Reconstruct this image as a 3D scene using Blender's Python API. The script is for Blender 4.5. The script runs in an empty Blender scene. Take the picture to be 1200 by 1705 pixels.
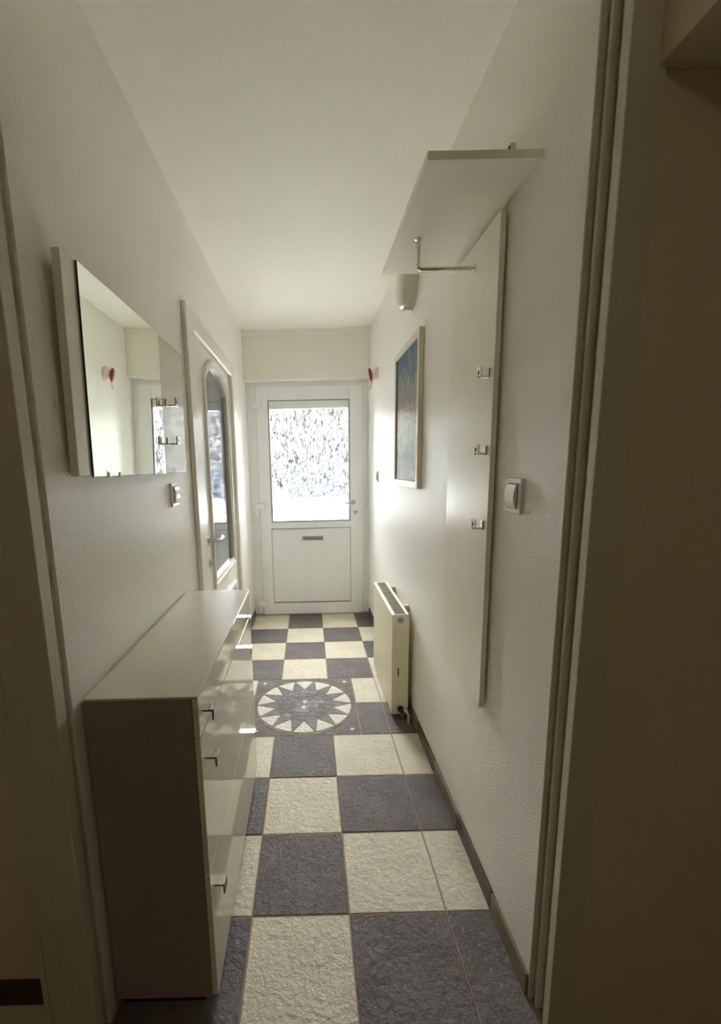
import bpy, bmesh, math, random
from mathutils import Vector, Matrix
random.seed(7)
S = bpy.context.scene
C = S.collection

# ------------------------------------------------------------------ camera
cd = bpy.data.cameras.new('camera'); cam = bpy.data.objects.new('camera', cd); C.objects.link(cam)
FPX, CX, CY = 717.55, 518.8, 896.4            # focal length and principal point, for a 1200x1705 frame
cd.sensor_fit = 'VERTICAL'; cd.sensor_height = 36.0
cd.lens = FPX / 1705 * 36.0
cd.shift_x = (600 - CX) / 1705; cd.shift_y = (CY - 852.5) / 1705
cd.clip_start = 0.02; cd.clip_end = 300
yaw, pitch, roll = math.radians(0.238), math.radians(-9.4126), math.radians(-1.268)
fw = Vector((math.sin(yaw)*math.cos(pitch), math.cos(yaw)*math.cos(pitch), math.sin(pitch)))
rt = Vector((math.cos(yaw), -math.sin(yaw), 0)); up = rt.cross(fw)
r2 = math.cos(roll)*rt + math.sin(roll)*up; u2 = -math.sin(roll)*rt + math.cos(roll)*up
cam.matrix_world = Matrix(((r2.x, u2.x, -fw.x, -0.1059), (r2.y, u2.y, -fw.y, -1.2443), (r2.z, u2.z, -fw.z, 1.5130), (0, 0, 0, 1)))
S.camera = cam

# ------------------------------------------------------------------ sky, daylight portal, exposure
w = bpy.data.worlds.new('overcast_sky'); S.world = w; w.use_nodes = True
bg = w.node_tree.nodes['Background']; bg.inputs[0].default_value = (0.93, 0.97, 1.0, 1); bg.inputs[1].default_value = 9.0
S.view_settings.view_transform = 'Standard'; S.view_settings.look = 'None'
S.view_settings.gamma = 1.0; S.view_settings.use_curve_mapping = False
S.view_settings.exposure = 3.55
pl = bpy.data.lights.new('door_daylight', 'AREA'); pl.shape = 'RECTANGLE'; pl.size = 0.80; pl.size_y = 1.12
pl.cycles.is_portal = True
po = bpy.data.objects.new('door_daylight', pl); C.objects.link(po)
po.location = (-0.09, 3.16, 1.53); po.rotation_euler = (math.radians(-90), 0, 0)      # looks into the corridor (-y)
S.cycles.max_bounces = 24; S.cycles.diffuse_bounces = 16; S.cycles.glossy_bounces = 8; S.cycles.transparent_max_bounces = 16
S.cycles.use_denoising = True
S.cycles.sample_clamp_indirect = 20

# ------------------------------------------------------------------ materials
def lin(c):
    return tuple(((v/255)/12.92 if v/255 <= .04045 else ((v/255+.055)/1.055)**2.4) for v in c) + (1,)
def mat(name, rgb, rough=.5, metal=0, spec=.5, bump=None, vary=None, coat=0, trans=0, ior=1.45):
    """bump=(scale, strength, distance[, detail]); vary=(scale, amount) gives a faint uneven tone of the material itself"""
    m = bpy.data.materials.new(name); m.use_nodes = True; nt = m.node_tree; N = nt.nodes; L = nt.links
    p = N['Principled BSDF']; p.inputs['Base Color'].default_value = lin(rgb); p.inputs['Roughness'].default_value = rough
    p.inputs['Metallic'].default_value = metal; p.inputs['Specular IOR Level'].default_value = spec
    p.inputs['Coat Weight'].default_value = coat; p.inputs['Coat Roughness'].default_value = .04
    p.inputs['Transmission Weight'].default_value = trans; p.inputs['IOR'].default_value = ior
    tc = N.new('ShaderNodeTexCoord')
    if vary:
        n = N.new('ShaderNodeTexNoise'); n.inputs['Scale'].default_value = vary[0]; n.inputs['Detail'].default_value = 6
        L.new(tc.outputs['Object'], n.inputs['Vector'])
        r = N.new('ShaderNodeValToRGB'); a = lin(rgb)
        r.color_ramp.elements[0].position = .3; r.color_ramp.elements[1].position = .7
        r.color_ramp.elements[0].color = tuple(v*(1-vary[1]) for v in a[:3])+(1,)
        r.color_ramp.elements[1].color = tuple(min(1, v*(1+vary[1])) for v in a[:3])+(1,)
        L.new(n.outputs['Fac'], r.inputs['Fac']); L.new(r.outputs['Color'], p.inputs['Base Color'])
    if bump:
        n = N.new('ShaderNodeTexNoise'); n.inputs['Scale'].default_value = bump[0]; n.inputs['Detail'].default_value = bump[3] if len(bump) > 3 else 3
        L.new(tc.outputs['Object'], n.inputs['Vector'])
        b = N.new('ShaderNodeBump'); b.inputs['Strength'].default_value = bump[1]; b.inputs['Distance'].default_value = bump[2]
        L.new(n.outputs['Fac'], b.inputs['Height']); L.new(b.outputs['Normal'], p.inputs['Normal'])
    return m

def tile_mat(name, rgb, vary, rough):
    m = mat(name, rgb, rough, spec=.65, vary=vary); nt = m.node_tree; N = nt.nodes; L = nt.links; p = N['Principled BSDF']
    tc = N.new('ShaderNodeTexCoord'); g = N.new('ShaderNodeNewGeometry')
    v = N.new('ShaderNodeTexNoise'); v.inputs['Scale'].default_value = 46; v.inputs['Detail'].default_value = 6; v.inputs['Roughness'].default_value = .66; v.inputs['Distortion'].default_value = .25
    L.new(g.outputs['Position'], v.inputs['Vector'])
    b = N.new('ShaderNodeBump'); b.inputs['Strength'].default_value = 1.0; b.inputs['Distance'].default_value = .013
    L.new(v.outputs['Fac'], b.inputs['Height']); L.new(b.outputs['Normal'], p.inputs['Normal'])
    return m

M = {}
M['wall'] = mat('wall_paint', (244, 242, 235), .40, spec=.4, bump=(230, .55, .0045, 4))
M['ceil'] = mat('ceiling_paint', (243, 241, 233), .8, bump=(160, .12, .003))
M['near'] = mat('near_room_paint', (212, 200, 172), .7, bump=(160, .1, .003))
M['casing'] = mat('casing_paint', (205, 198, 180), .4)
M['grout'] = mat('grout', (152, 138, 114), .9, bump=(300, .3, .002))
M['beige'] = tile_mat('beige_tile', (240, 228, 204), (7, .08), .24)
M['dark'] = tile_mat('dark_tile', (116, 107, 104), (7, .16), .23)
M['skd'] = mat('dark_skirting_tile', (82, 73, 63), .4, bump=(60, .3, .003), vary=(9, .12))
M['skt'] = mat('tan_skirting_tile', (132, 117, 90), .4, bump=(60, .3, .003), vary=(9, .12))
M['stone_g'] = tile_mat('grey_stone', (128, 124, 122), (12, .16), .4)
M['stone_d'] = tile_mat('brown_grey_stone', (118, 108, 104), (12, .16), .4)
M['stone_w'] = tile_mat('white_stone', (236, 230, 214), (12, .05), .4)
M['stone_l'] = tile_mat('pale_grey_stone', (150, 148, 146), (12, .16), .4)
M['plastic'] = mat('white_plastic', (236, 236, 230), .28)
M['plasticg'] = mat('aged_white_plastic', (222, 216, 198), .3)
M['pvc'] = mat('door_pvc', (246, 248, 250), .3)
M['gasket'] = mat('grey_gasket', (96, 98, 100), .6)
M['metal'] = mat('brushed_steel', (190, 190, 188), .28, metal=1)
M['chrome'] = mat('chrome', (225, 225, 222), .08, metal=1)
M['darkm'] = mat('dark_metal', (70, 66, 60), .4, metal=.6)
M['lacq'] = mat('white_door_lacquer', (232, 229, 220), .34)
M['panel'] = mat('satin_board', (242, 237, 222), .3, vary=(2, .01))
M['gboard'] = mat('glossy_board', (222, 217, 202), .10, coat=.4)
M['edge'] = mat('board_edge', (150, 140, 122), .5)
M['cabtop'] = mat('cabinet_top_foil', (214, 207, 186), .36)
M['cabside'] = mat('shaded_cabinet_foil', (150, 139, 128), .45)  # same foil as the top, darkened to put in the side's shade
M['gloss'] = mat('high_gloss_front', (238, 231, 212), .05, spec=.5)
M['skirt_dark'] = mat('dark_skirting_strip', (62, 56, 48), .6)
M['black'] = mat('black_void', (12, 11, 10), .8)
M['mirror'] = mat('mirror_silver', (247, 250, 242), .0, metal=1)
M['mirror_edge'] = mat('mirror_edge', (40, 62, 54), .2)
M['slot'] = mat('slot_silver', (176, 180, 184), .35)
M['rad'] = mat('radiator_enamel', (240, 234, 210), .32)
M['grille'] = mat('radiator_grille', (150, 144, 124), .45)
M['frame'] = mat('picture_frame', (222, 214, 196), .35)
M['red'] = mat('red_blade', (148, 58, 62), .4)
M['pink'] = mat('pale_pink_plastic', (236, 222, 212), .4)
M['lampd'] = mat('lamp_diffuser', (224, 219, 205), .3)
M['dglass'] = mat('dark_obscure_glass', (120, 122, 125), .03, trans=1.0, ior=1.5, bump=(45, .06, .003))
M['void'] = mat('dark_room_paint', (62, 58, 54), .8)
M['ground'] = mat('pale_paving', (176, 174, 169), .8, bump=(30, .2, .01))
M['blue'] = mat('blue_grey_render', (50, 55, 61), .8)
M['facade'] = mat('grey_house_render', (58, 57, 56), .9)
M['brown'] = mat('brown_laminate', (120, 96, 72), .5, vary=(4, .1))

def frosted():
    m = bpy.data.materials.new('frosted_glass'); m.use_nodes = True; nt = m.node_tree; N = nt.nodes; L = nt.links
    N.remove(N['Principled BSDF']); out = N['Material Output']
    tc = N.new('ShaderNodeTexCoord'); mp = N.new('ShaderNodeMapping'); mp.inputs['Scale'].default_value = (58, 58, 20)
    L.new(tc.outputs['Object'], mp.inputs['Vector'])
    n = N.new('ShaderNodeTexNoise'); n.inputs['Scale'].default_value = 1; n.inputs['Detail'].default_value = 2; n.inputs['Distortion'].default_value = 1.4
    L.new(mp.outputs['Vector'], n.inputs['Vector'])
    r = N.new('ShaderNodeValToRGB'); r.color_ramp.elements[0].position = .38; r.color_ramp.elements[1].position = .62
    r.color_ramp.elements[0].color = (.19, .19, .194, 1); r.color_ramp.elements[1].color = (.92, .93, .93, 1)
    L.new(n.outputs['Fac'], r.inputs['Fac'])
    t = N.new('ShaderNodeBsdfTransparent'); L.new(r.outputs['Color'], t.inputs['Color'])
    tr = N.new('ShaderNodeBsdfTranslucent'); tr.inputs['Color'].default_value = (.5, .52, .53, 1)
    mx = N.new('ShaderNodeMixShader'); mx.inputs[0].default_value = .02
    L.new(t.outputs[0], mx.inputs[1]); L.new(tr.outputs[0], mx.inputs[2])
    gl = N.new('ShaderNodeBsdfGlossy'); gl.inputs['Roughness'].default_value = .15
    b = N.new('ShaderNodeBump'); b.inputs['Strength'].default_value = .4; b.inputs['Distance'].default_value = .003
    L.new(n.outputs['Fac'], b.inputs['Height']); L.new(b.outputs['Normal'], gl.inputs['Normal'])
    m2 = N.new('ShaderNodeMixShader'); m2.inputs[0].default_value = .05
    L.new(mx.outputs[0], m2.inputs[1]); L.new(gl.outputs[0], m2.inputs[2]); L.new(m2.outputs[0], out.inputs['Surface'])
    return m
M['frost'] = frosted()

def painting():
    m = bpy.data.materials.new('oil_painting'); m.use_nodes = True; nt = m.node_tree; N = nt.nodes; L = nt.links; p = N['Principled BSDF']
    p.inputs['Roughness'].default_value = .45
    g = N.new('ShaderNodeNewGeometry'); sp = N.new('ShaderNodeSeparateXYZ'); L.new(g.outputs['Position'], sp.inputs[0])
    mr = N.new('ShaderNodeMapRange'); mr.inputs[1].default_value = 1.42; mr.inputs[2].default_value = 2.17; L.new(sp.outputs['Z'], mr.inputs[0])
    n = N.new('ShaderNodeTexNoise'); n.inputs['Scale'].default_value = 9; n.inputs['Detail'].default_value = 7; n.inputs['Distortion'].default_value = 2.2
    mp = N.new('ShaderNodeMapping'); mp.inputs['Scale'].default_value = (1, 1.1, .62); L.new(g.outputs['Position'], mp.inputs['Vector']); L.new(mp.outputs[0], n.inputs['Vector'])
    ad = N.new('ShaderNodeMath'); ad.operation = 'MULTIPLY_ADD'; ad.inputs[1].default_value = .95; L.new(n.outputs['Fac'], ad.inputs[0]); 
    sb = N.new('ShaderNodeMath'); sb.operation = 'SUBTRACT'; sb.inputs[1].default_value = .475; L.new(mr.outputs[0], sb.inputs[0]); L.new(sb.outputs[0], ad.inputs[2])
    r = N.new('ShaderNodeValToRGB'); cr = r.color_ramp
    stops = [(0, (104, 88, 82)), (.14, (142, 122, 112)), (.22, (120, 150, 130)), (.36, (168, 182, 148)), (.46, (196, 172, 112)), (.55, (178, 134, 122)), (.63, (124, 112, 108)), (.70, (182, 158, 136)), (.78, (96, 138, 138)), (.88, (58, 116, 142)), (1, (44, 88, 120))]
    cr.elements[0].position = 0; cr.elements[0].color = lin(stops[0][1]); cr.elements[1].position = 1; cr.elements[1].color = lin(stops[-1][1])
    for q, c in stops[1:-1]:
        e = cr.elements.new(q); e.color = lin(c)
    L.new(ad.outputs[0], r.inputs['Fac'])
    v = N.new('ShaderNodeTexNoise'); v.inputs['Scale'].default_value = 17; v.inputs['Detail'].default_value = 6; v.inputs['Distortion'].default_value = 3; L.new(g.outputs['Position'], v.inputs['Vector'])
    r3 = N.new('ShaderNodeValToRGB'); r3.color_ramp.elements[0].position = .35; r3.color_ramp.elements[0].color = (.22, .22, .24, 1); r3.color_ramp.elements[1].position = .65; r3.color_ramp.elements[1].color = (1, 1, 1, 1); L.new(v.outputs['Fac'], r3.inputs['Fac'])
    mx = N.new('ShaderNodeMix'); mx.data_type = 'RGBA'; mx.blend_type = 'MULTIPLY'; mx.inputs[0].default_value = .8
    L.new(r.outputs['Color'], mx.inputs[6]); L.new(r3.outputs['Color'], mx.inputs[7]); L.new(mx.outputs[2], p.inputs['Base Color'])
    b = N.new('ShaderNodeBump'); b.inputs['Strength'].default_value = .4; b.inputs['Distance'].default_value = .004; L.new(v.outputs['Fac'], b.inputs['Height']); L.new(b.outputs['Normal'], p.inputs['Normal'])
    return m
M['paint'] = painting()

# ------------------------------------------------------------------ helpers (all shapes are given in world metres)
def B(): return bmesh.new()
def bx(bm, x0, x1, y0, y1, z0, z1):
    v = [bm.verts.new((x, y, z)) for z in (z0, z1) for y in (y0, y1) for x in (x0, x1)]
    for f in ((0, 2, 3, 1), (4, 5, 7, 6), (0, 1, 5, 4), (2, 6, 7, 3), (0, 4, 6, 2), (1, 3, 7, 5)): bm.faces.new([v[i] for i in f])
    return bm
def box(*a): return bx(B(), *a)
def lathe(bm, o, axis, prof, n=32):
    """revolve profile [(t along axis, radius)] about the axis through o"""
    o = Vector(o); a = Vector(axis).normalized(); s = a.orthogonal().normalized(); t = a.cross(s); rings = []
    for d, r in prof:
        if r < 1e-6: rings.append([bm.verts.new(o + a*d)])
        else: rings.append([bm.verts.new(o + a*d + r*(math.cos(2*math.pi*k/n)*s + math.sin(2*math.pi*k/n)*t)) for k in range(n)])
    for A, Q in zip(rings, rings[1:]):
        for k in range(n):
            j = (k+1) % n
            if len(A) == 1 and len(Q) == 1: continue
            if len(A) == 1: bm.faces.new((A[0], Q[k], Q[j]))
            elif len(Q) == 1: bm.faces.new((A[k], A[j], Q[0]))
            else: bm.faces.new((A[k], A[j], Q[j], Q[k]))
    return bm
def tube(bm, pts, r, n=10):
    pts = [Vector(p) for p in pts]; rings = []
    for i, p in enumerate(pts):
        d = ((pts[min(i+1, len(pts)-1)] - pts[i]).normalized() + (pts[i] - pts[max(i-1, 0)]).normalized()).normalized()
        if i == 0: s = d.orthogonal().normalized()
        else: s = (s - d*s.dot(d)).normalized()
        t = d.cross(s); rings.append([bm.verts.new(p + r*(math.cos(2*math.pi*k/n)*s + math.sin(2*math.pi*k/n)*t)) for k in range(n)])
    for A, Q in zip(rings, rings[1:]):
        for k in range(n): bm.faces.new((A[k], A[(k+1) % n], Q[(k+1) % n], Q[k]))
    bm.faces.new(rings[0][::-1]); bm.faces.new(rings[-1]); return bm
def prism(bm, pts, a, b, axis):
    """extrude a 2-D outline from a to b along axis ('x','y','z')"""
    def P(p, d): return {'x': (d, p[0], p[1]), 'y': (p[0], d, p[1]), 'z': (p[0], p[1], d)}[axis]
    lo = [bm.verts.new(P(p, a)) for p in pts]; hi = [bm.verts.new(P(p, b)) for p in pts]; n = len(pts)
    bm.faces.new(lo[::-1]); bm.faces.new(hi)
    for i in range(n): bm.faces.new((lo[i], lo[(i+1) % n], hi[(i+1) % n], hi[i]))
    return bm
def rootloc(o):
    while o.parent: o = o.parent
    return Vector(o.location)
def obj(name, bm, m, parent=None, bevel=0, seg=2, smooth=False, origin=None):
    if bevel: bmesh.ops.bevel(bm, geom=[e for e in bm.edges], offset=bevel, segments=seg, profile=.5, affect='EDGES', clamp_overlap=True)
    bmesh.ops.recalc_face_normals(bm, faces=bm.faces)
    off = rootloc(parent) if parent else (Vector(origin) if origin else Vector())
    bmesh.ops.translate(bm, verts=bm.verts, vec=-off)
    me = bpy.data.meshes.new(name); bm.to_mesh(me); bm.free()
    if smooth:
        me.polygons.foreach_set('use_smooth', [True]*len(me.polygons))
        if smooth != 'full': me.set_sharp_from_angle(angle=math.radians(38))
    me.materials.append(M[m] if isinstance(m, str) else m)
    o = bpy.data.objects.new(name, me); C.objects.link(o)
    if parent: o.parent = parent
    elif origin: o.location = off
    return o
def tag(o, label, cat, group=None, kind=None):
    o['label'] = label; o['category'] = cat
    if group: o['group'] = group
    if kind: o['kind'] = kind
    return o
def thing(name, loc, label, cat, group=None, kind=None):
    o = bpy.data.objects.new(name, None); C.objects.link(o); o.location = loc; o.empty_display_size = .05
    return tag(o, label, cat, group, kind)
def struct(name, bm, m, label, cat, bevel=0, seg=2):
    return tag(obj(name, bm, m, bevel=bevel, seg=seg), label, cat, kind='structure')

XL, XR, ZC, YL, YD = -.69, .49, 2.75, 2.97, 3.07      # corridor walls, ceiling, wall over the door, door face
YN_L, YN_R = -.277, -.245                             # where the corridor walls end at our doorway
T = .333

# ------------------------------------------------------------------ room shell
floor = struct('floor', box(XL-.02, XR+.02, -.36, 3.14, -.06, -.0022), 'grout', 'chequered tiled corridor floor with a round mosaic medallion', 'floor')
bm = B()
bx(bm, -.86, XL, YN_L, 1.10, -.06, ZC); bx(bm, -.86, XL, 2.16, 3.25, -.06, ZC); bx(bm, -.86, XL, 1.10, 2.16, 2.22, ZC)
struct('wall_left', bm, 'wall', 'cream painted textured wall behind the mirror and the arched door', 'wall')
struct('wall_right', box(XR, .66, YN_R, 3.25, -.06, ZC), 'wall', 'cream painted textured wall behind the coat panel and radiator', 'wall')
bm = B(); bx(bm, XL, XR, YL, 3.25, 2.322, ZC)
struct('wall_far', bm, 'wall', 'pale wall band above the white front door', 'wall', bevel=.006)
struct('ceiling', box(-2.0, 2.0, -3.0, 3.25, ZC, ZC+.12), 'ceil', 'plain off-white corridor ceiling', 'ceiling')
bm = B(); prism(bm, [(YL+.002, 2.706), (YL-.010, 2.708), (YL-.014, 2.718), (YL-.030, 2.738), (YL-.036, ZC), (YL+.002, ZC)], XL, XR, 'x')
struct('trim_1', bm, 'ceil', 'thin white cornice lines where ceiling meets the wall over the front door', 'trim')
# near room (mostly behind the camera): walls facing us stay dark because the daylight comes from beyond them
YF = -.333
bm = B(); bx(bm, -2.0, -.75, YF, -.2, -.06, ZC); bx(bm, .55, 2.0, YF, -.2, -.06, ZC); bx(bm, -.75, .55, YF, YN_L, 2.46, ZC)
struct('wall_near', bm, 'near', 'dark unlit wall on both sides of the corridor opening', 'wall')
struct('wall_back', box(-2.0, 2.0, -3.1, -3.0, -.06, ZC), 'near', 'unlit rear wall of the near room', 'wall')
struct('wall_side_left', box(-2.1, -2.0, -3.1, -.2, -.06, ZC), 'near', 'unlit side wall of the near room beside the left casing', 'wall')
struct('wall_side_right', box(2.0, 2.1, -3.1, -.2, -.06, ZC), 'near', 'unlit side wall of the near room beside the wall cupboard', 'wall')
fl = thing('fill_lamp', (-.2, -2.3, ZC), 'dim fill lamp added out of view to brighten the near faces', 'fill lamp')  # lamp added behind the camera to brighten the faces turned to it
obj('lamp_base', lathe(B(), (-.2, -2.3, ZC), (0, 0, -1), [(0, 0), (0, .16), (.03, .16), (.03, 0)], 32), 'plasticg', fl, smooth=True)
pd = bpy.data.lights.new('fill_light', 'POINT'); pd.energy = .33; pd.color = (1, .90, .79); pd.shadow_soft_size = .08
pb = bpy.data.objects.new('fill_light', pd); C.objects.link(pb); pb.parent = fl; pb.location = (0, 0, -.13)
struct('floor_near', box(-2.0, 2.0, -3.0, -.362, -.06, 0), 'brown', 'brown floor of the near room in front of the corridor opening', 'floor')
# door lining of the opening: a lit nose towards us, then a dark rebate, then the corridor wall
bm = B(); bx(bm, -.76, -.690, -.343, -.303, 0, 2.46); bx(bm, -.76, -.716, -.303, YN_L, 0, 2.46); bx(bm, -.800, -.76, -.343, YF, 0, 2.46); bx(bm, -.812, -.798, -.349, YF, 0, 2.46)
struct('trim_2', bm, 'casing', 'painted door casing on the left of the corridor opening, light inner edge', 'door casing', bevel=.002)
bm = B(); bx(bm, .490, .56, -.340, -.316, 0, 2.46); bx(bm, .515, .56, -.316, YN_R, 0, 2.46); bx(bm, .505, .515, -.300, -.290, 0, 2.46); bx(bm, .497, .515, -.272, -.262, 0, 2.46); bx(bm, .486, .50, YN_R-.006, YN_R, 0, 2.46)
struct('trim_3', bm, 'casing', 'grooved door casing with a bright edge on the right of the corridor opening', 'door casing', bevel=.002)
bm = B(); bx(bm, .512, 2.1, -.362, -.10, -.08, -.002); bx(bm, -2.1, -.712, -.362, -.10, -.08, -.002)  # added under the wall to close a light leak from below
struct('leak_block', bm, 'brown', 'hidden brown strip added under the dark wall to block light from below', 'floor')
bb = struct('baseboard_near', box(-1.9, -.814, YF-.012, YF, 0, .17), 'casing', 'skirting with a dark top strip left of the left casing', 'skirting', bevel=.002)
obj('top_strip', box(-1.9, -.814, YF-.015, YF, .172, .235), 'skirt_dark', bb, bevel=.002)

# dark room behind the arched door
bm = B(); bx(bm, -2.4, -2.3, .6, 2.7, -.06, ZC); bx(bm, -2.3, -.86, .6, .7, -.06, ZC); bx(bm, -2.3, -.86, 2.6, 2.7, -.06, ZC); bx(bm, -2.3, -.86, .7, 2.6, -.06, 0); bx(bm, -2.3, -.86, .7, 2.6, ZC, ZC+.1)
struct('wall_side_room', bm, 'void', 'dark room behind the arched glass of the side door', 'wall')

# ------------------------------------------------------------------ floor tiles
tile_mesh = {}
def tile(x0, x1, y0, y1, m):
    g = .0022; w_, h_ = round(x1-x0-2*g, 4), round(y1-y0-2*g, 4); k = (w_, h_, m)
    if k not in tile_mesh:
        bm = B(); c = .0025
        lo = [(-w_/2, -h_/2), (w_/2, -h_/2), (w_/2, h_/2), (-w_/2, h_/2)]
        a = [bm.verts.new((x, y, -.012)) for x, y in lo]; b = [bm.verts.new((x, y, -.0025)) for x, y in lo]
        t = [bm.verts.new((x - math.copysign(c, x), y - math.copysign(c, y), 0)) for x, y in lo]
        for P, Q in ((a, b), (b, t)):
            for i in range(4): bm.faces.new((P[i], P[(i+1) % 4], Q[(i+1) % 4], Q[i]))
        bm.faces.new(t)
        me = bpy.data.meshes.new('floor_tile'); bm.to_mesh(me); bm.free(); me.materials.append(M[m]); tile_mesh[k] = me
    o = bpy.data.objects.new('floor_tile', tile_mesh[k]); C.objects.link(o); o.parent = floor
    o.location = ((x0+x1)/2, (y0+y1)/2, random.uniform(-.0006, .0006))
cols = [XL+.003, -2*T+.005, -T, 0, T, XR-.003]
rows = {8: 'DBDBD', 7: 'BDBDB', 6: 'DBDBD', 5: 'BDBDB', 2: 'DBDBB', 1: 'BDBDD', 0: 'DBDBB', -1: 'BDBDD'}
for r, s in rows.items():
    y1 = (r+1)*T if r < 8 else 3.065
    for c in range(5):
        if c == 0: continue
        tile(cols[c] if c > 1 else XL+.003, cols[c+1], r*T, y1, 'beige' if s[c] == 'B' else 'dark')
for r, a, b_, c_ in ((3, 'dark', 'dark', 'dark'), (4, 'beige', 'beige', 'beige')):
    tile(XL+.003, -1.5*T, r*T, (r+1)*T, a); tile(.5*T, T, r*T, (r+1)*T, b_); tile(T, XR-.003, r*T, (r+1)*T, c_)
tile(XL+.003, XR-.003, -.36, -T, 'dark')

# round mosaic: two by two tiles, every stone a piece of its own
mcx, mcy, hw = -.5*T, 4*T, T-.002
med = obj('mosaic_medallion', box(mcx-hw, mcx+hw, mcy-hw, mcy+hw, -.012, -.0018), 'grout', floor)
def stone(poly, m, gap=.0022, h=0):
    c = sum((Vector(p) for p in poly), Vector((0, 0)))/len(poly); q = []
    n = len(poly)
    for i in range(n):                                    # inset each corner along its bisector
        p, a, b = Vector(poly[i]), Vector(poly[i-1]), Vector(poly[(i+1) % n])
        d = ((a-p).normalized() + (b-p).normalized()); d = d.normalized() if d.length > 1e-4 else (c-p).normalized()
        if d.dot(c-p) < 0: d = -d
        q.append(p + d*min(gap, (c-p).length*.4))
    bm = B(); lo = [bm.verts.new((p.x, p.y, -.008)) for p in q]; mid = [bm.verts.new((p.x, p.y, h-.0015)) for p in q]
    hi = [bm.verts.new((p.x+(c.x-p.x)*.04, p.y+(c.y-p.y)*.04, h)) for p in q]
    for P, Q in ((lo, mid), (mid, hi)):
        for i in range(n): bm.faces.new((P[i], P[(i+1) % n], Q[(i+1) % n], Q[i]))
    bm.faces.new(hi); obj('mosaic_stone', bm, m, med)
def pol(r, a): return (mcx + r*math.cos(a), mcy + r*math.sin(a))
R, NP = .300, 14; step = 2*math.pi/NP
for k in range(NP):
    a = k*step
    stone([pol(R*.60, a-step/2), pol(R*1.0, a), pol(R*.60, a+step/2)], 'stone_g', .0016)
    stone([pol(R*.62, a+step/2), pol(R, a+.01), pol(R*1.012, a+step*.25), pol(R*1.012, a+step*.75), pol(R, a+step-.01)][::1], 'stone_w', .0018)
for k in range(46):                                       # outer ring of small stones
    a, b_ = 2*math.pi*k/46, 2*math.pi*(k+1)/46; j = random.uniform(-.0015, .0015)
    stone([pol(R+.004, a), pol(.328+j, a), pol(.328+j, b_), pol(R+.004, b_)], random.choice(['stone_d', 'stone_d', 'stone_g']), .0016, random.uniform(-.0008, .0004))
ringr = [.60*R*.985, .46*R, .32*R, .18*R]
for q, (ro, ri, n) in enumerate(zip(ringr, ringr[1:], (18, 14, 9))):
    ph = random.random()
    cuts = [ph + 2*math.pi*(k + random.uniform(-.22, .22))/n for k in range(n)]
    for k in range(n):
        a, b_ = cuts[k], cuts[(k+1) % n] + (2*math.pi if k == n-1 else 0)
        am = (a+b_)/2
        stone([pol(ri, a), pol(ro, a), pol(ro*random.uniform(.99, 1.02), am), pol(ro, b_), pol(ri, b_)], random.choice(['stone_g', 'stone_g', 'stone_l', 'stone_d']), .0018, random.uniform(-.001, .0006))
n = 8
for k in range(n):
    a, b_ = 2*math.pi*k/n+.3, 2*math.pi*(k+1)/n+.3
    stone([pol(.0, 0), pol(.175*R, a), pol(.18*R, (a+b_)/2), pol(.175*R, b_)], 'stone_w' if k in (1, 5) else 'stone_l', .0018)
for sx in (-1, 1):                                        # corner stones
    for sy in (-1, 1):
        def cp(r, t): return (mcx + sx*r*math.cos(t), mcy + sy*r*math.sin(t))
        cx_, cy_ = mcx+sx*(hw-.003), mcy+sy*(hw-.003); e = .333
        t0, t1 = .16, math.pi/2-.16
        def edge(t):
            c, s = math.cos(t), math.sin(t); k = (hw-.003)/max(c, s); return (mcx+sx*k*c, mcy+sy*k*s)
        ts = [t0, .42, .64, math.pi/4, math.pi/2-.64, math.pi/2-.42, t1]
        for i in range(6):
            a, b_ = ts[i], ts[i+1]
            P = [cp(e, a), edge(a), edge(b_), cp(e, b_)]
            stone(P, random.choice(['stone_d', 'stone_d', 'stone_g']), .0018, random.uniform(-.001, 0))
        z = math.pi/4; d = .018; c0 = cp(.398, z)
        stone([(c0[0]-d, c0[1]), (c0[0], c0[1]-d), (c0[0]+d, c0[1]), (c0[0], c0[1]+d)], 'stone_w', .001, .001)

# skirting tiles
for side, x0, x1, skips in (('right', XR-.010, XR, ()), ('left', XL, XL+.010, ((1.0, 2.26),))):
    sk = thing('baseboard_'+side, (x0, 0, 0), 'tile skirting alternating dark and tan along the %s' % ('wall under the coat panel' if side == 'right' else 'wall behind the cabinet'), 'skirting', kind='structure')
    y = -T+.09; r = -1
    while y < 2.96:
        ye = min((r+1)*T, 3.05)
        if not any(y < b_ and ye > a for a, b_ in skips):
            obj('skirting_tile', box(x0, x1, y+.0015, ye-.0015, .001, .074 + random.uniform(-.002, .002)), 'skd' if r % 2 == 0 else 'skt', sk, bevel=.002)
        y = ye; r += 1

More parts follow.
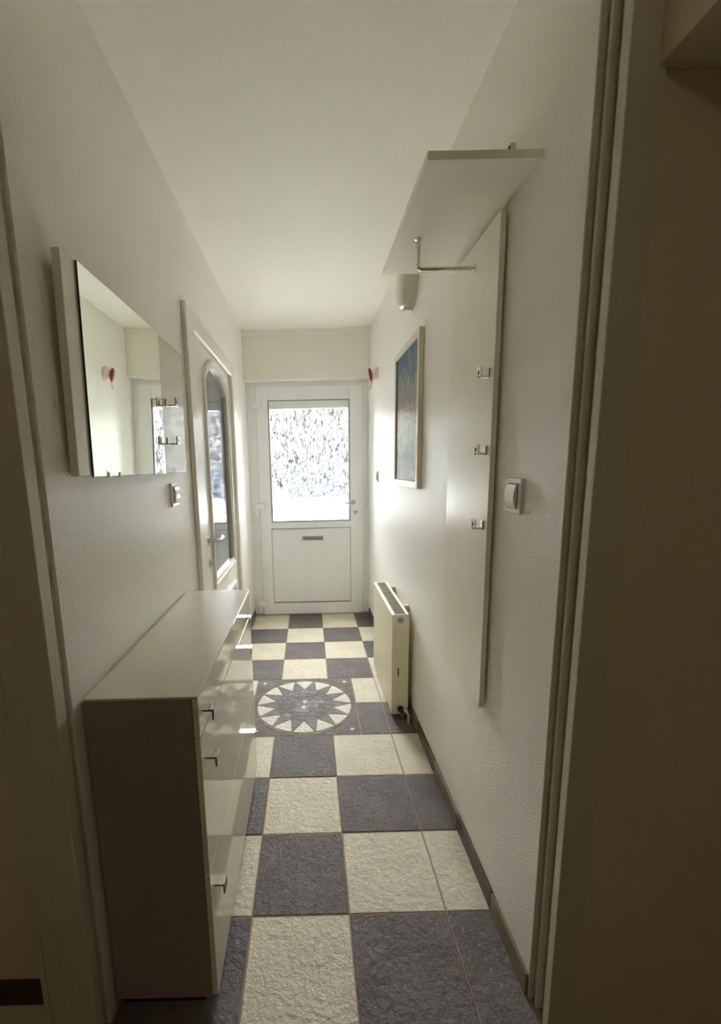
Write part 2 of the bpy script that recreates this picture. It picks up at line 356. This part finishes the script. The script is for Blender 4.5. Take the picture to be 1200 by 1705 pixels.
# ------------------------------------------------------------------ front door
d1 = thing('door_1', (-.09, YD, 0), 'white half-glazed front door at the far end of the corridor', 'door', kind='structure')
bm = B(); y0, y1 = YD+.012, YD+.07
bx(bm, XL, -.60, y0, y1, 0, 2.33); bx(bm, .432, XR, y0, y1, 0, 2.33); bx(bm, -.60, .432, y0, y1, 2.282, 2.33)
bx(bm, -.60, -.575, YD+.051, y1, 0, 2.282); bx(bm, .407, .432, YD+.051, y1, 0, 2.282); bx(bm, -.575, .407, YD+.051, y1, 2.257, 2.282)
obj('door_frame', bm, 'pvc', d1, bevel=.003)
bm = B(); g = .003; lx0, lx1 = -.60+g+.002, .432-g-.002; gx0, gx1, gz0, gz1 = -.480, .300, .975, 2.145; px0, px1, pz0, pz1 = -.487, .302, .135, .905
y0, y1 = YD-.022, YD+.05
bx(bm, lx0, gx0, y0, y1, .012, 2.278); bx(bm, gx1, lx1, y0, y1, .012, 2.278); bx(bm, gx0, gx1, y0, y1, gz1, 2.278); bx(bm, gx0, gx1, y0, y1, pz1, gz0); bx(bm, gx0, gx1, y0, y1, .012, pz0)
leaf = obj('door_leaf', bm, 'pvc', d1, bevel=.003)
bm = B(); f = .012                                        # glazing beads: a deeper one along the top
bx(bm, gx0, gx0+f, y0+.008, y0+.03, gz0, gz1); bx(bm, gx1-f, gx1, y0+.008, y0+.03, gz0, gz1); bx(bm, gx0, gx1, y0+.008, y0+.03, gz0, gz0+f); bx(bm, gx0, gx1, y0+.008, y0+.03, 2.068, gz1)
obj('glazing_bead', bm, 'pvc', d1, bevel=.0025)
bm = B(); q = .0035
bx(bm, gx0-q, gx0, y0-.0012, y0+.02, gz0-q, gz1+q); bx(bm, gx1, gx1+q, y0-.0012, y0+.02, gz0-q, gz1+q); bx(bm, gx0, gx1, y0-.0012, y0+.02, gz1, gz1+q); bx(bm, gx0, gx1, y0-.0012, y0+.02, gz0-q, gz0)
bx(bm, px0-q, px0, y0-.0012, y0+.02, pz0-q, pz1+q); bx(bm, px1, px1+q, y0-.0012, y0+.02, pz0-q, pz1+q); bx(bm, px0, px1, y0-.0012, y0+.02, pz1, pz1+q); bx(bm, px0, px1, y0-.0012, y0+.02, pz0-q, pz0)
obj('gasket', bm, 'gasket', d1)
pane = obj('frosted_pane', box(gx0+.004, gx1-.004, y0+.030, y0+.034, gz0+.004, 2.08), 'frost', d1); pane['label'] = 'bright frosted textured glass pane'
obj('lower_panel', box(px0+.001, px1-.001, y0+.006, y0+.04, pz0+.001, pz1-.001), 'pvc', d1, bevel=.004)
bm = B(); bx(bm, -.183, .026, y0-.004, y0+.01, .782, .824)
ms = obj('mail_slot', bm, 'slot', d1, bevel=.003); ms['label'] = 'narrow silver mail slot'
obj('mail_flap', box(-.170, .013, y0-.007, y0-.003, .790, .816), 'metal', ms, bevel=.002)
for z in (2.075, 1.105, .10):
    h = obj('hinge', box(-.648, -.545, y0-.028, y0+.004, z-.002, z+.064), 'pvc', d1, bevel=.006)
    obj('hinge_pin', box(-.644, -.612, y0-.026, y0, z-.068, z-.004), 'pvc', h, bevel=.006)
hd = obj('door_handle', lathe(B(), (.335, y0, 1.157), (0, -1, 0), [(0, 0), (0, .022), (.008, .022), (.010, .012), (.045, .011), (.048, 0)], 20), 'metal', d1, smooth=True)
obj('lever', tube(B(), [(.335, y0-.042, 1.157), (.30, y0-.044, 1.157), (.245, y0-.042, 1.156)], .0095), 'metal', hd, smooth=True)
obj('lock_cylinder', lathe(B(), (.357, y0, 1.056), (0, -1, 0), [(0, 0), (0, .021), (.005, .020), (.006, .009), (.012, .008), (.012, 0)], 20), 'metal', d1, smooth=True)
obj('threshold', box(XL+.012, XR-.012, YD-.018, YD+.07, -.003, .010), 'metal', d1, bevel=.002)

# ------------------------------------------------------------------ arched side door in the left wall
d2 = thing('door_2', (XL, 1.63, 0), 'white side door with a tall arched dark glass panel beside the cabinet', 'door', kind='structure')
ly0, ly1, lz1 = 1.115, 2.145, 2.205
def arch(y0, y1, zb, zs, rise, n=14, top_only=False):
    """outline of a segmental-arched opening, counter-clockwise from bottom left"""
    c = (y1-y0)/2; rad = (c*c + rise*rise)/(2*rise); zc = zs + rise - rad; a = math.asin(c/rad)
    return [(y0, zb), (y1, zb)] + [((y0+y1)/2 + rad*math.sin(a - 2*a*k/n), zc + rad*math.cos(a - 2*a*k/n)) for k in range(n+1)]
def ring(bm, A, Q, x0, x1):
    n = len(A)
    def V(P, x): return [bm.verts.new((x, p[0], p[1])) for p in P]
    a0, a1, b0, b1 = V(A, x0), V(A, x1), V(Q, x0), V(Q, x1)
    for i in range(n):
        j = (i+1) % n
        bm.faces.new((a0[i], a0[j], a1[j], a1[i])); bm.faces.new((b0[i], b1[i], b1[j], b0[j])); bm.faces.new((a1[i], a1[j], b1[j], b1[i])); bm.faces.new((a0[i], b0[i], b0[j], a0[j]))
    return bm
gy0, gy1, gzb, gzs, gr = 1.345, 2.005, .83, 2.02, .13
inner = arch(gy0, gy1, gzb, gzs, gr)
outer = [(ly0, .01), (ly1, .01)] + [(ly1 + (ly0-ly1)*k/14, lz1) for k in range(15)]
bm = B(); ring(bm, outer, inner, XL-.045, XL-.004)
obj('door_leaf', bm, 'lacq', d2)
def grow(P, d):
    c = Vector(((gy0+gy1)/2, 0)); out = []
    n = len(P)
    for i in range(n):
        p, a, b_ = Vector(P[i]), Vector(P[i-1]), Vector(P[(i+1) % n]); t = (b_-a).normalized(); nn = Vector((t.y, -t.x)); k = 1.414 if i < 2 else 1
        if i < 2: nn = Vector((-1 if i == 0 else 1, -1)).normalized()
        out.append(tuple(p + nn*d*k))
    return out
bm = B(); ring(bm, grow(inner, .040), grow(inner, .014), XL-.006, XL+.012); obj('glass_moulding', bm, 'lacq', d2, bevel=.004)
bm = B(); ring(bm, grow(inner, .016), grow(inner, -.010), XL-.03, XL+.004); obj('glazing_bead', bm, 'lacq', d2, bevel=.003)
bm = B(); prism(bm, grow(inner, -.004), XL-.024, XL-.018, 'x'); gp = obj('arched_pane', bm, 'dglass', d2); gp['label'] = 'dark glass pane with arched top'
low = [(gy0, .22), (gy1, .22), (gy1, .64), (gy0, .64)]
def rect(d): return [(gy0-d, .22-d), (gy1+d, .22-d), (gy1+d, .64+d), (gy0-d, .64+d)]
bm = B(); ring(bm, rect(.02), rect(-.012), XL-.006, XL+.010); obj('lower_moulding', bm, 'lacq', d2, bevel=.004)
bm = B(); cz = 2.30
for a, b_, c, d in ((.935, 1.085, 0, cz), (2.175, 2.30, 0, cz)): bx(bm, XL, XL+.024, a, b_, c, d)
bx(bm, XL, XL+.024, 1.085, 2.175, cz-.095, cz)
obj('door_casing', bm, 'lacq', d2, bevel=.008, seg=3)
bm = B(); bx(bm, -.80, XL, 1.10, 1.111, 0, 2.22); bx(bm, -.80, XL, 2.149, 2.16, 0, 2.22); bx(bm, -.80, XL, 1.111, 2.149, 2.209, 2.22)
obj('door_lining', bm, 'lacq', d2)
obj('rubber_seal', box(XL-.02, XL+.003, 1.087, 1.1, .01, 2.19), 'gasket', d2)
for z, n_ in ((1.105, 'handle_rose'), (.975, 'key_rose')):
    rs = obj(n_, lathe(B(), (XL-.004, 1.20, z), (1, 0, 0), [(0, 0), (0, .026), (.008, .025), (.010, .012), (.014, .011), (.014, 0)], 24), 'metal', d2, smooth=True)
    if n_ == 'handle_rose':
        obj('lever', tube(B(), [(XL+.008, 1.20, z), (XL+.05, 1.20, z), (XL+.062, 1.212, z), (XL+.064, 1.26, z), (XL+.06, 1.325, z+.003), (XL+.052, 1.345, z+.006)], .0095, 12), 'metal', rs, smooth=True)
    else:
        obj('key_bow', box(XL+.008, XL+.022, 1.197, 1.203, z-.012, z+.012), 'metal', rs, bevel=.002)

# ------------------------------------------------------------------ shoe cabinet
cy0, cy1, cx0, cxf, cz = -.243, .712, -.683, -.397, .952
cab = thing('shoe_cabinet', (-.54, .23, 0), 'tall narrow shoe cabinet with glossy beige fronts along the left wall', 'cabinet')
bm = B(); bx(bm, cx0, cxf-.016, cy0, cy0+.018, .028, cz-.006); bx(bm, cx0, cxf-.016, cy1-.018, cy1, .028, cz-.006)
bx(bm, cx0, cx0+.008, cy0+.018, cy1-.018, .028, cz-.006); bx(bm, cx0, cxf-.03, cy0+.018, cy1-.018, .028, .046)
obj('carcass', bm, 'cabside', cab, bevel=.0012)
obj('plinth', box(cx0+.01, cxf-.04, cy0+.012, cy1-.012, 0, .028), 'black', cab)
obj('top_board', box(cx0, cxf, cy0, cy1, cz-.006, cz), 'cabtop', cab, bevel=.0012)
def handle_full(y, z, parent):
    bm = box(cxf-.001, cxf+.034, y-.016, y+.016, z-.003, z+.003); bx(bm, cxf+.028, cxf+.034, y-.016, y+.016, z-.026, z-.003)
    return obj('handle', bm, 'chrome', parent, bevel=.001)
for name, z0, z1, hz in (('drawer_front', .834, .944, .900), ('flap_front', .432, .829, .765), ('flap_front', .032, .427, .374)):
    fr = obj(name, box(cxf-.015, cxf, cy0+.002, cy1-.002, z0, z1), 'gloss', cab, bevel=.0012)
    for y in (-.205, .485): handle_full(y, hz, fr)

# ------------------------------------------------------------------ mirror board with hooks (left wall)
mb = thing('mirror_panel', (XL+.002, .30, 1.503), 'wall mirror on a pale board with two chrome hooks, above the shoe cabinet', 'mirror')
mx = XL+.026; my0, my1, mz0, mz1 = -.180, .755, 1.503, 2.013
obj('backing_board', box(XL+.006, mx, my0, my1, mz0, mz1), 'gboard', mb, bevel=.001)
sheet = obj('mirror_sheet', box(mx+.001, mx+.005, -.115, .455, mz0-.002, mz1), 'mirror', mb)
bm = B(); bx(bm, mx+.001, mx+.0052, -.1165, -.115, mz0-.002, mz1); bx(bm, mx+.001, mx+.0052, -.1165, .455, mz0-.0035, mz0-.002); bx(bm, mx+.001, mx+.0052, .455, .4555, mz0-.002, mz1)
obj('glass_edge', bm, 'mirror_edge', sheet)
for y in (-.03, .04): obj('mirror_clip', box(mx, mx+.008, y-.005, y+.005, mz0-.006, mz0+.008), 'chrome', mb, bevel=.001)
def hook(x, sgn, y, z, parent, ln=.044):
    """plate on the board, a flat arm out of it and an upright square lip"""
    a = lambda d: x + sgn*d
    def bb_(bm, d0, d1, *r): lo, hi = sorted((a(d0), a(d1))); return bx(bm, lo, hi, *r)
    bm = B(); bb_(bm, 0, .004, y-.012, y+.012, z-.006, z+.022)
    h = obj('hook', bm, 'metal', parent, bevel=.001)
    bm = B(); bb_(bm, .004, ln, y-.008, y+.008, z-.005, z+.001); obj('hook_arm', bm, 'chrome', h, bevel=.001)
    bm = B(); s = .016; i = .006; zc = z+.011
    for q0, q1, r0, r1 in ((-s, -i, -s, s), (i, s, -s, s), (-i, i, -s, -i), (-i, i, i, s)): bb_(bm, ln-.006, ln, y+q0, y+q1, zc+r0, zc+r1)
    obj('hook_lip', bm, 'chrome', h)
    bm = B(); bb_(bm, ln-.006, ln-.0045, y-i, y+i, zc-i, zc+i); obj('hook_inset', bm, 'darkm', h)
for z in (1.765, 1.618): hook(mx, 1, .515, z, mb)
mb.rotation_euler.y = math.radians(1.2)

# ------------------------------------------------------------------ coat panel with shelf (right wall)
cp_ = thing('coat_panel', (XR, .37, .665), 'tall pale coat rack board with hat shelf and three chrome hooks on the right wall', 'coat rack')
pf = XR-.025
obj('board', box(pf, pf+.017, .128, .545, .680, 2.232), 'panel', cp_, bevel=.001)
bm = B(); bx(bm, pf+.017, XR, .20, .24, 1.0, 2.2); bx(bm, pf+.017, XR, .43, .47, 1.0, 2.2); obj('wall_batten', bm, 'edge', cp_)
obj('hat_shelf', box(.204, XR, -.050, .590, 2.251, 2.271), 'panel', cp_, bevel=.001)
for y in (.12, .45):
    b2 = obj('shelf_bracket', box(XR-.016, XR, y-.012, y+.012, 2.271, 2.388), 'plasticg', cp_, bevel=.002)
    obj('bracket_clip', box(XR-.019, XR-.016, y-.013, y-.005, 2.275, 2.380), 'darkm', b2, bevel=.001)
ry = .32
rl = obj('clothes_rail', tube(B(), [(.276, ry, 2.251), (.276, ry, 2.166), (.279, ry, 2.159), (.286, ry, 2.156), (pf, ry, 2.156)], .0065, 12), 'chrome', cp_, smooth=True)
obj('rail_flange', lathe(B(), (pf, ry, 2.156), (-1, 0, 0), [(0, 0), (0, .013), (.004, .013), (.007, .008), (.007, 0)], 16), 'chrome', rl, smooth=True)
obj('rail_flange', lathe(B(), (.276, ry, 2.251), (0, 0, -1), [(0, 0), (0, .013), (.004, .013), (.007, .008), (.007, 0)], 16), 'chrome', rl, smooth=True)
for z in (1.782, 1.545, 1.303): hook(pf, -1, .168, z, cp_, .031)

# ------------------------------------------------------------------ switches
def switch(y, z, x, sgn, label, s=.082):
    t = thing('light_switch', (x, y, z), label, 'light switch', 'light switches on the corridor walls')
    a = lambda d: x + sgn*d
    def sb(bm, d0, d1, *r): lo, hi = sorted((a(d0), a(d1))); return bx(bm, lo, hi, *r)
    bm = B(); sb(bm, 0, .010, y-s/2, y+s/2, z-s*.55, z+s*.55); obj('cover_plate', bm, 'plastic', t, bevel=.003, seg=3)
    # bowed rocker: arc profile across y-z, proud of the plate
    n = 10; hh = s*.36; P = [(z-hh + 2*hh*k/n, .010 + .012*math.sin(math.pi*(.12+.76*k/n))) for k in range(n+1)]
    bm = B(); pts = [(P[0][0], .006)] + P[:] + [(P[-1][0], .006)]
    lo = [bm.verts.new((a(d), y-s*.30, zz)) for zz, d in pts]; hi = [bm.verts.new((a(d), y+s*.30, zz)) for zz, d in pts]
    m_ = len(pts); bm.faces.new(lo); bm.faces.new(hi[::-1])
    for i in range(m_): bm.faces.new((lo[i], lo[(i+1) % m_], hi[(i+1) % m_], hi[i]))
    obj('rocker', bm, 'plastic', t, bevel=.0012)
    bm = B(); sb(bm, .009, .0112, y-s*.33, y+s*.33, z-s*.39, z+s*.39); obj('rocker_gap', bm, 'gasket', t)
    return t
switch(-.005, 1.418, XR, -1, 'white rocker light switch right of the coat rack board, nearest the corridor opening', .092)
switch(.625, 1.408, XL, 1, 'white rocker light switch below the mirror on the left wall', .092)
switch(2.50, 1.422, XR, -1, 'small white light switch beside the front door below the red ornament', .085)

# ------------------------------------------------------------------ painting
pc = thing('painting', (XR, 1.36, 1.385), 'framed abstract oil painting in teal, pink and brown above the radiator', 'painting')
py0, py1, qz0, qz1 = 1.045, 1.670, 1.385, 2.195; fw_, fd = .036, .026
bm = B()
for r in ((py0, py0+fw_, qz0, qz1), (py1-fw_, py1, qz0, qz1), (py0+fw_, py1-fw_, qz0, qz0+fw_), (py0+fw_, py1-fw_, qz1-fw_, qz1)): bx(bm, XR-fd, XR-.001, *r)
obj('picture_frame', bm, 'frame', pc, bevel=.003)
obj('canvas', box(XR-.016, XR-.006, py0+fw_-.002, py1-fw_+.002, qz0+fw_-.002, qz1-fw_+.002), 'paint', pc)
bm = B(); e = .004
for r in ((py0+fw_-.001, py0+fw_+e, qz0+fw_, qz1-fw_), (py1-fw_-e, py1-fw_+.001, qz0+fw_, qz1-fw_), (py0+fw_, py1-fw_, qz0+fw_-.001, qz0+fw_+e), (py0+fw_, py1-fw_, qz1-fw_-e, qz1-fw_+.001)): bx(bm, XR-.02, XR-.012, *r)
obj('inner_lip', bm, 'edge', pc)

# ------------------------------------------------------------------ wall lamp
lp = thing('wall_lamp', (XR, 1.31, 2.487), 'round white bulkhead wall lamp, unlit, under the hat shelf end', 'wall lamp')
obj('lamp_base', lathe(B(), (XR, 1.31, 2.487), (-1, 0, 0), [(0, 0), (0, .128), (.018, .130), (.034, .127), (.036, .118), (.036, 0)], 48), 'plasticg', lp, smooth=True)
obj('lamp_shade', lathe(B(), (XR, 1.31, 2.487), (-1, 0, 0), [(.034, .121), (.048, .121), (.060, .117), (.072, .104), (.082, .080), (.088, .045), (.090, 0)], 48), 'lampd', lp, smooth='full')
bm = B(); bx(bm, XR-.052, XR-.004, 1.288, 1.332, 2.350, 2.370); obj('clip', bm, 'plasticg', lp, bevel=.003)

# ------------------------------------------------------------------ small red ornament by the front door
orn = thing('wall_ornament', (XR, 2.52, 2.25), 'small round pinkish wall ornament with a red blade beside the front door', 'ornament')
obj('mount', lathe(B(), (XR, 2.52, 2.262), (-1, 0, 0), [(0, 0), (0, .058), (.012, .060), (.030, .054), (.042, .036), (.048, 0)], 32), 'pink', orn, smooth=True)
bm = B(); pr = [(-.016, .042), (.004, .050), (.024, .030), (.038, -.006), (.038, -.046), (.026, -.066), (.008, -.040), (-.010, .0)]
lo = [bm.verts.new((XR-.052-.020+.6*a, 2.52-.020, 2.262+b_)) for a, b_ in pr]; hi = [bm.verts.new((XR-.046-.020+.6*a, 2.52+.020, 2.262+b_*.9)) for a, b_ in pr]
bm.faces.new(lo); bm.faces.new(hi[::-1])
for i in range(len(pr)): bm.faces.new((lo[i], lo[(i+1) % len(pr)], hi[(i+1) % len(pr)], hi[i]))
bl = obj('blade', bm, 'red', orn, bevel=.002); bl['label'] = 'red leaf-shaped blade'
obj('tail', tube(B(), [(XR-.052, 2.52, 2.205), (XR-.058, 2.515, 2.165), (XR-.068, 2.51, 2.145)], .006, 8), 'pink', orn, smooth=True)

# ------------------------------------------------------------------ radiator
ra = thing('radiator', (.41, 1.5, 0), 'cream panel radiator standing low on the right wall near the front door', 'radiator')
ax0, ax1, ay0, ay1, az0, az1 = .362, .462, 1.150, 1.865, .022, .655
bm = B(); N_ = 22; pts = []
for k in range(N_*4+1):                                   # shallow vertical ribs
    y = ay0+.012 + (ay1-ay0-.024)*k/(N_*4); pts.append((ax0 + (.0016 if (k % 4) in (0, 1) else 0), y))
pts = pts + [(ax0+.014, ay1-.012), (ax0+.014, ay0+.012)]
prism(bm, pts, az0, az1-.006, 'z'); obj('front_panel', bm, 'rad', ra)
obj('back_panel', box(ax1-.014, ax1, ay0+.012, ay1-.012, az0, az1-.006), 'rad', ra, bevel=.003)
for y0_, y1_ in ((ay0, ay0+.012), (ay1-.012, ay1)): obj('side_cover', box(ax0, ax1, y0_, y1_, az0+.004, az1), 'rad', ra, bevel=.002)
bm = B(); bx(bm, ax0, ax0+.020, ay0+.013, ay1-.013, az1-.008, az1); bx(bm, ax1-.016, ax1, ay0+.013, ay1-.013, az1-.008, az1)
obj('top_rim', bm, 'rad', ra, bevel=.002)
bm = B(); bx(bm, ax0+.021, ax1-.017, ay0+.013, ay1-.013, az1-.026, az1-.022)
k = ay0+.02
while k < ay1-.02: bx(bm, ax0+.021, ax1-.017, k, k+.005, az1-.022, az1-.006); k += .0125
for f in (.33, .66): bx(bm, ax0+.021, ax1-.017, ay0+(ay1-ay0)*f-.004, ay0+(ay1-ay0)*f+.004, az1-.022, az1-.003)
g_ = obj('top_grille', bm, 'grille', ra)
obj('bleed_valve', lathe(B(), (.413, ay0, .622), (0, -1, 0), [(0, 0), (0, .018), (.005, .018), (.006, .011), (.003, .010), (.003, .005), (.012, .005), (.012, 0)], 20), 'metal', ra, smooth=True)
bm = B(); bx(bm, .398, .404, ay0-.0015, ay0+.002, .27, .325); bx(bm, .396, .406, ay0-.0012, ay0+.002, .292, .298); obj('stamped_slot', bm, 'darkm', ra)
pv = obj('lower_valve', lathe(B(), (.415, ay0, .062), (0, -1, 0), [(0, 0), (0, .020), (.010, .019), (.012, .012), (.026, .012), (.028, 0)], 16), 'darkm', ra, smooth=True)
obj('valve_cap', lathe(B(), (.425, ay0-.012, .030), (0, -1, 0), [(0, 0), (0, .014), (.012, .013), (.014, 0)], 16), 'metal', pv, smooth=True)
for y in (1.30, 1.72):
    obj('wall_bracket', box(ax1, XR-.001, y-.015, y+.015, .60, .665), 'plasticg', ra, bevel=.002)
obj('supply_pipe', tube(B(), [(.455, 1.10, -.004), (.455, 1.10, .045), (.450, 1.115, .058), (.435, 1.15, .060)], .009, 10), 'plasticg', ra, smooth=True)

# ------------------------------------------------------------------ cupboard hung high on the near wall
wc = thing('wall_cupboard', (.9, -.26, 2.235), 'dark wall cupboard hung high to the right of the corridor opening', 'cupboard')
bm = B(); bx(bm, .545, 1.40, -.72, YF-.001, 2.214, 2.70); obj('carcass', bm, 'near', wc, bevel=.002)
obj('door', box(.547, .968, -.738, -.721, 2.217, 2.698), 'near', wc, bevel=.002); obj('door', box(.972, 1.398, -.738, -.721, 2.217, 2.698), 'near', wc, bevel=.002)

# ------------------------------------------------------------------ outside the front door
bm = B(); bx(bm, -1.5, XL, 3.25, 4.35, -.08, 3.2); bx(bm, XR, 1.3, 3.25, 4.35, -.08, 3.2)  # unseen walls added to cut sideways daylight onto the corridor walls
struct('daylight_baffle', bm, 'facade', 'grey side walls added outside the front door to narrow the daylight', 'baffle wall')
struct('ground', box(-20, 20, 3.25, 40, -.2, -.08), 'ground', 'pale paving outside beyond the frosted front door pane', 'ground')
struct('exterior', box(-24, 24, 30, 36, -.08, 5.8), 'facade', 'dark house front added to dim the view through the frosted glass', 'house')  # house added, sized and coloured dark to dim what shows through the pane
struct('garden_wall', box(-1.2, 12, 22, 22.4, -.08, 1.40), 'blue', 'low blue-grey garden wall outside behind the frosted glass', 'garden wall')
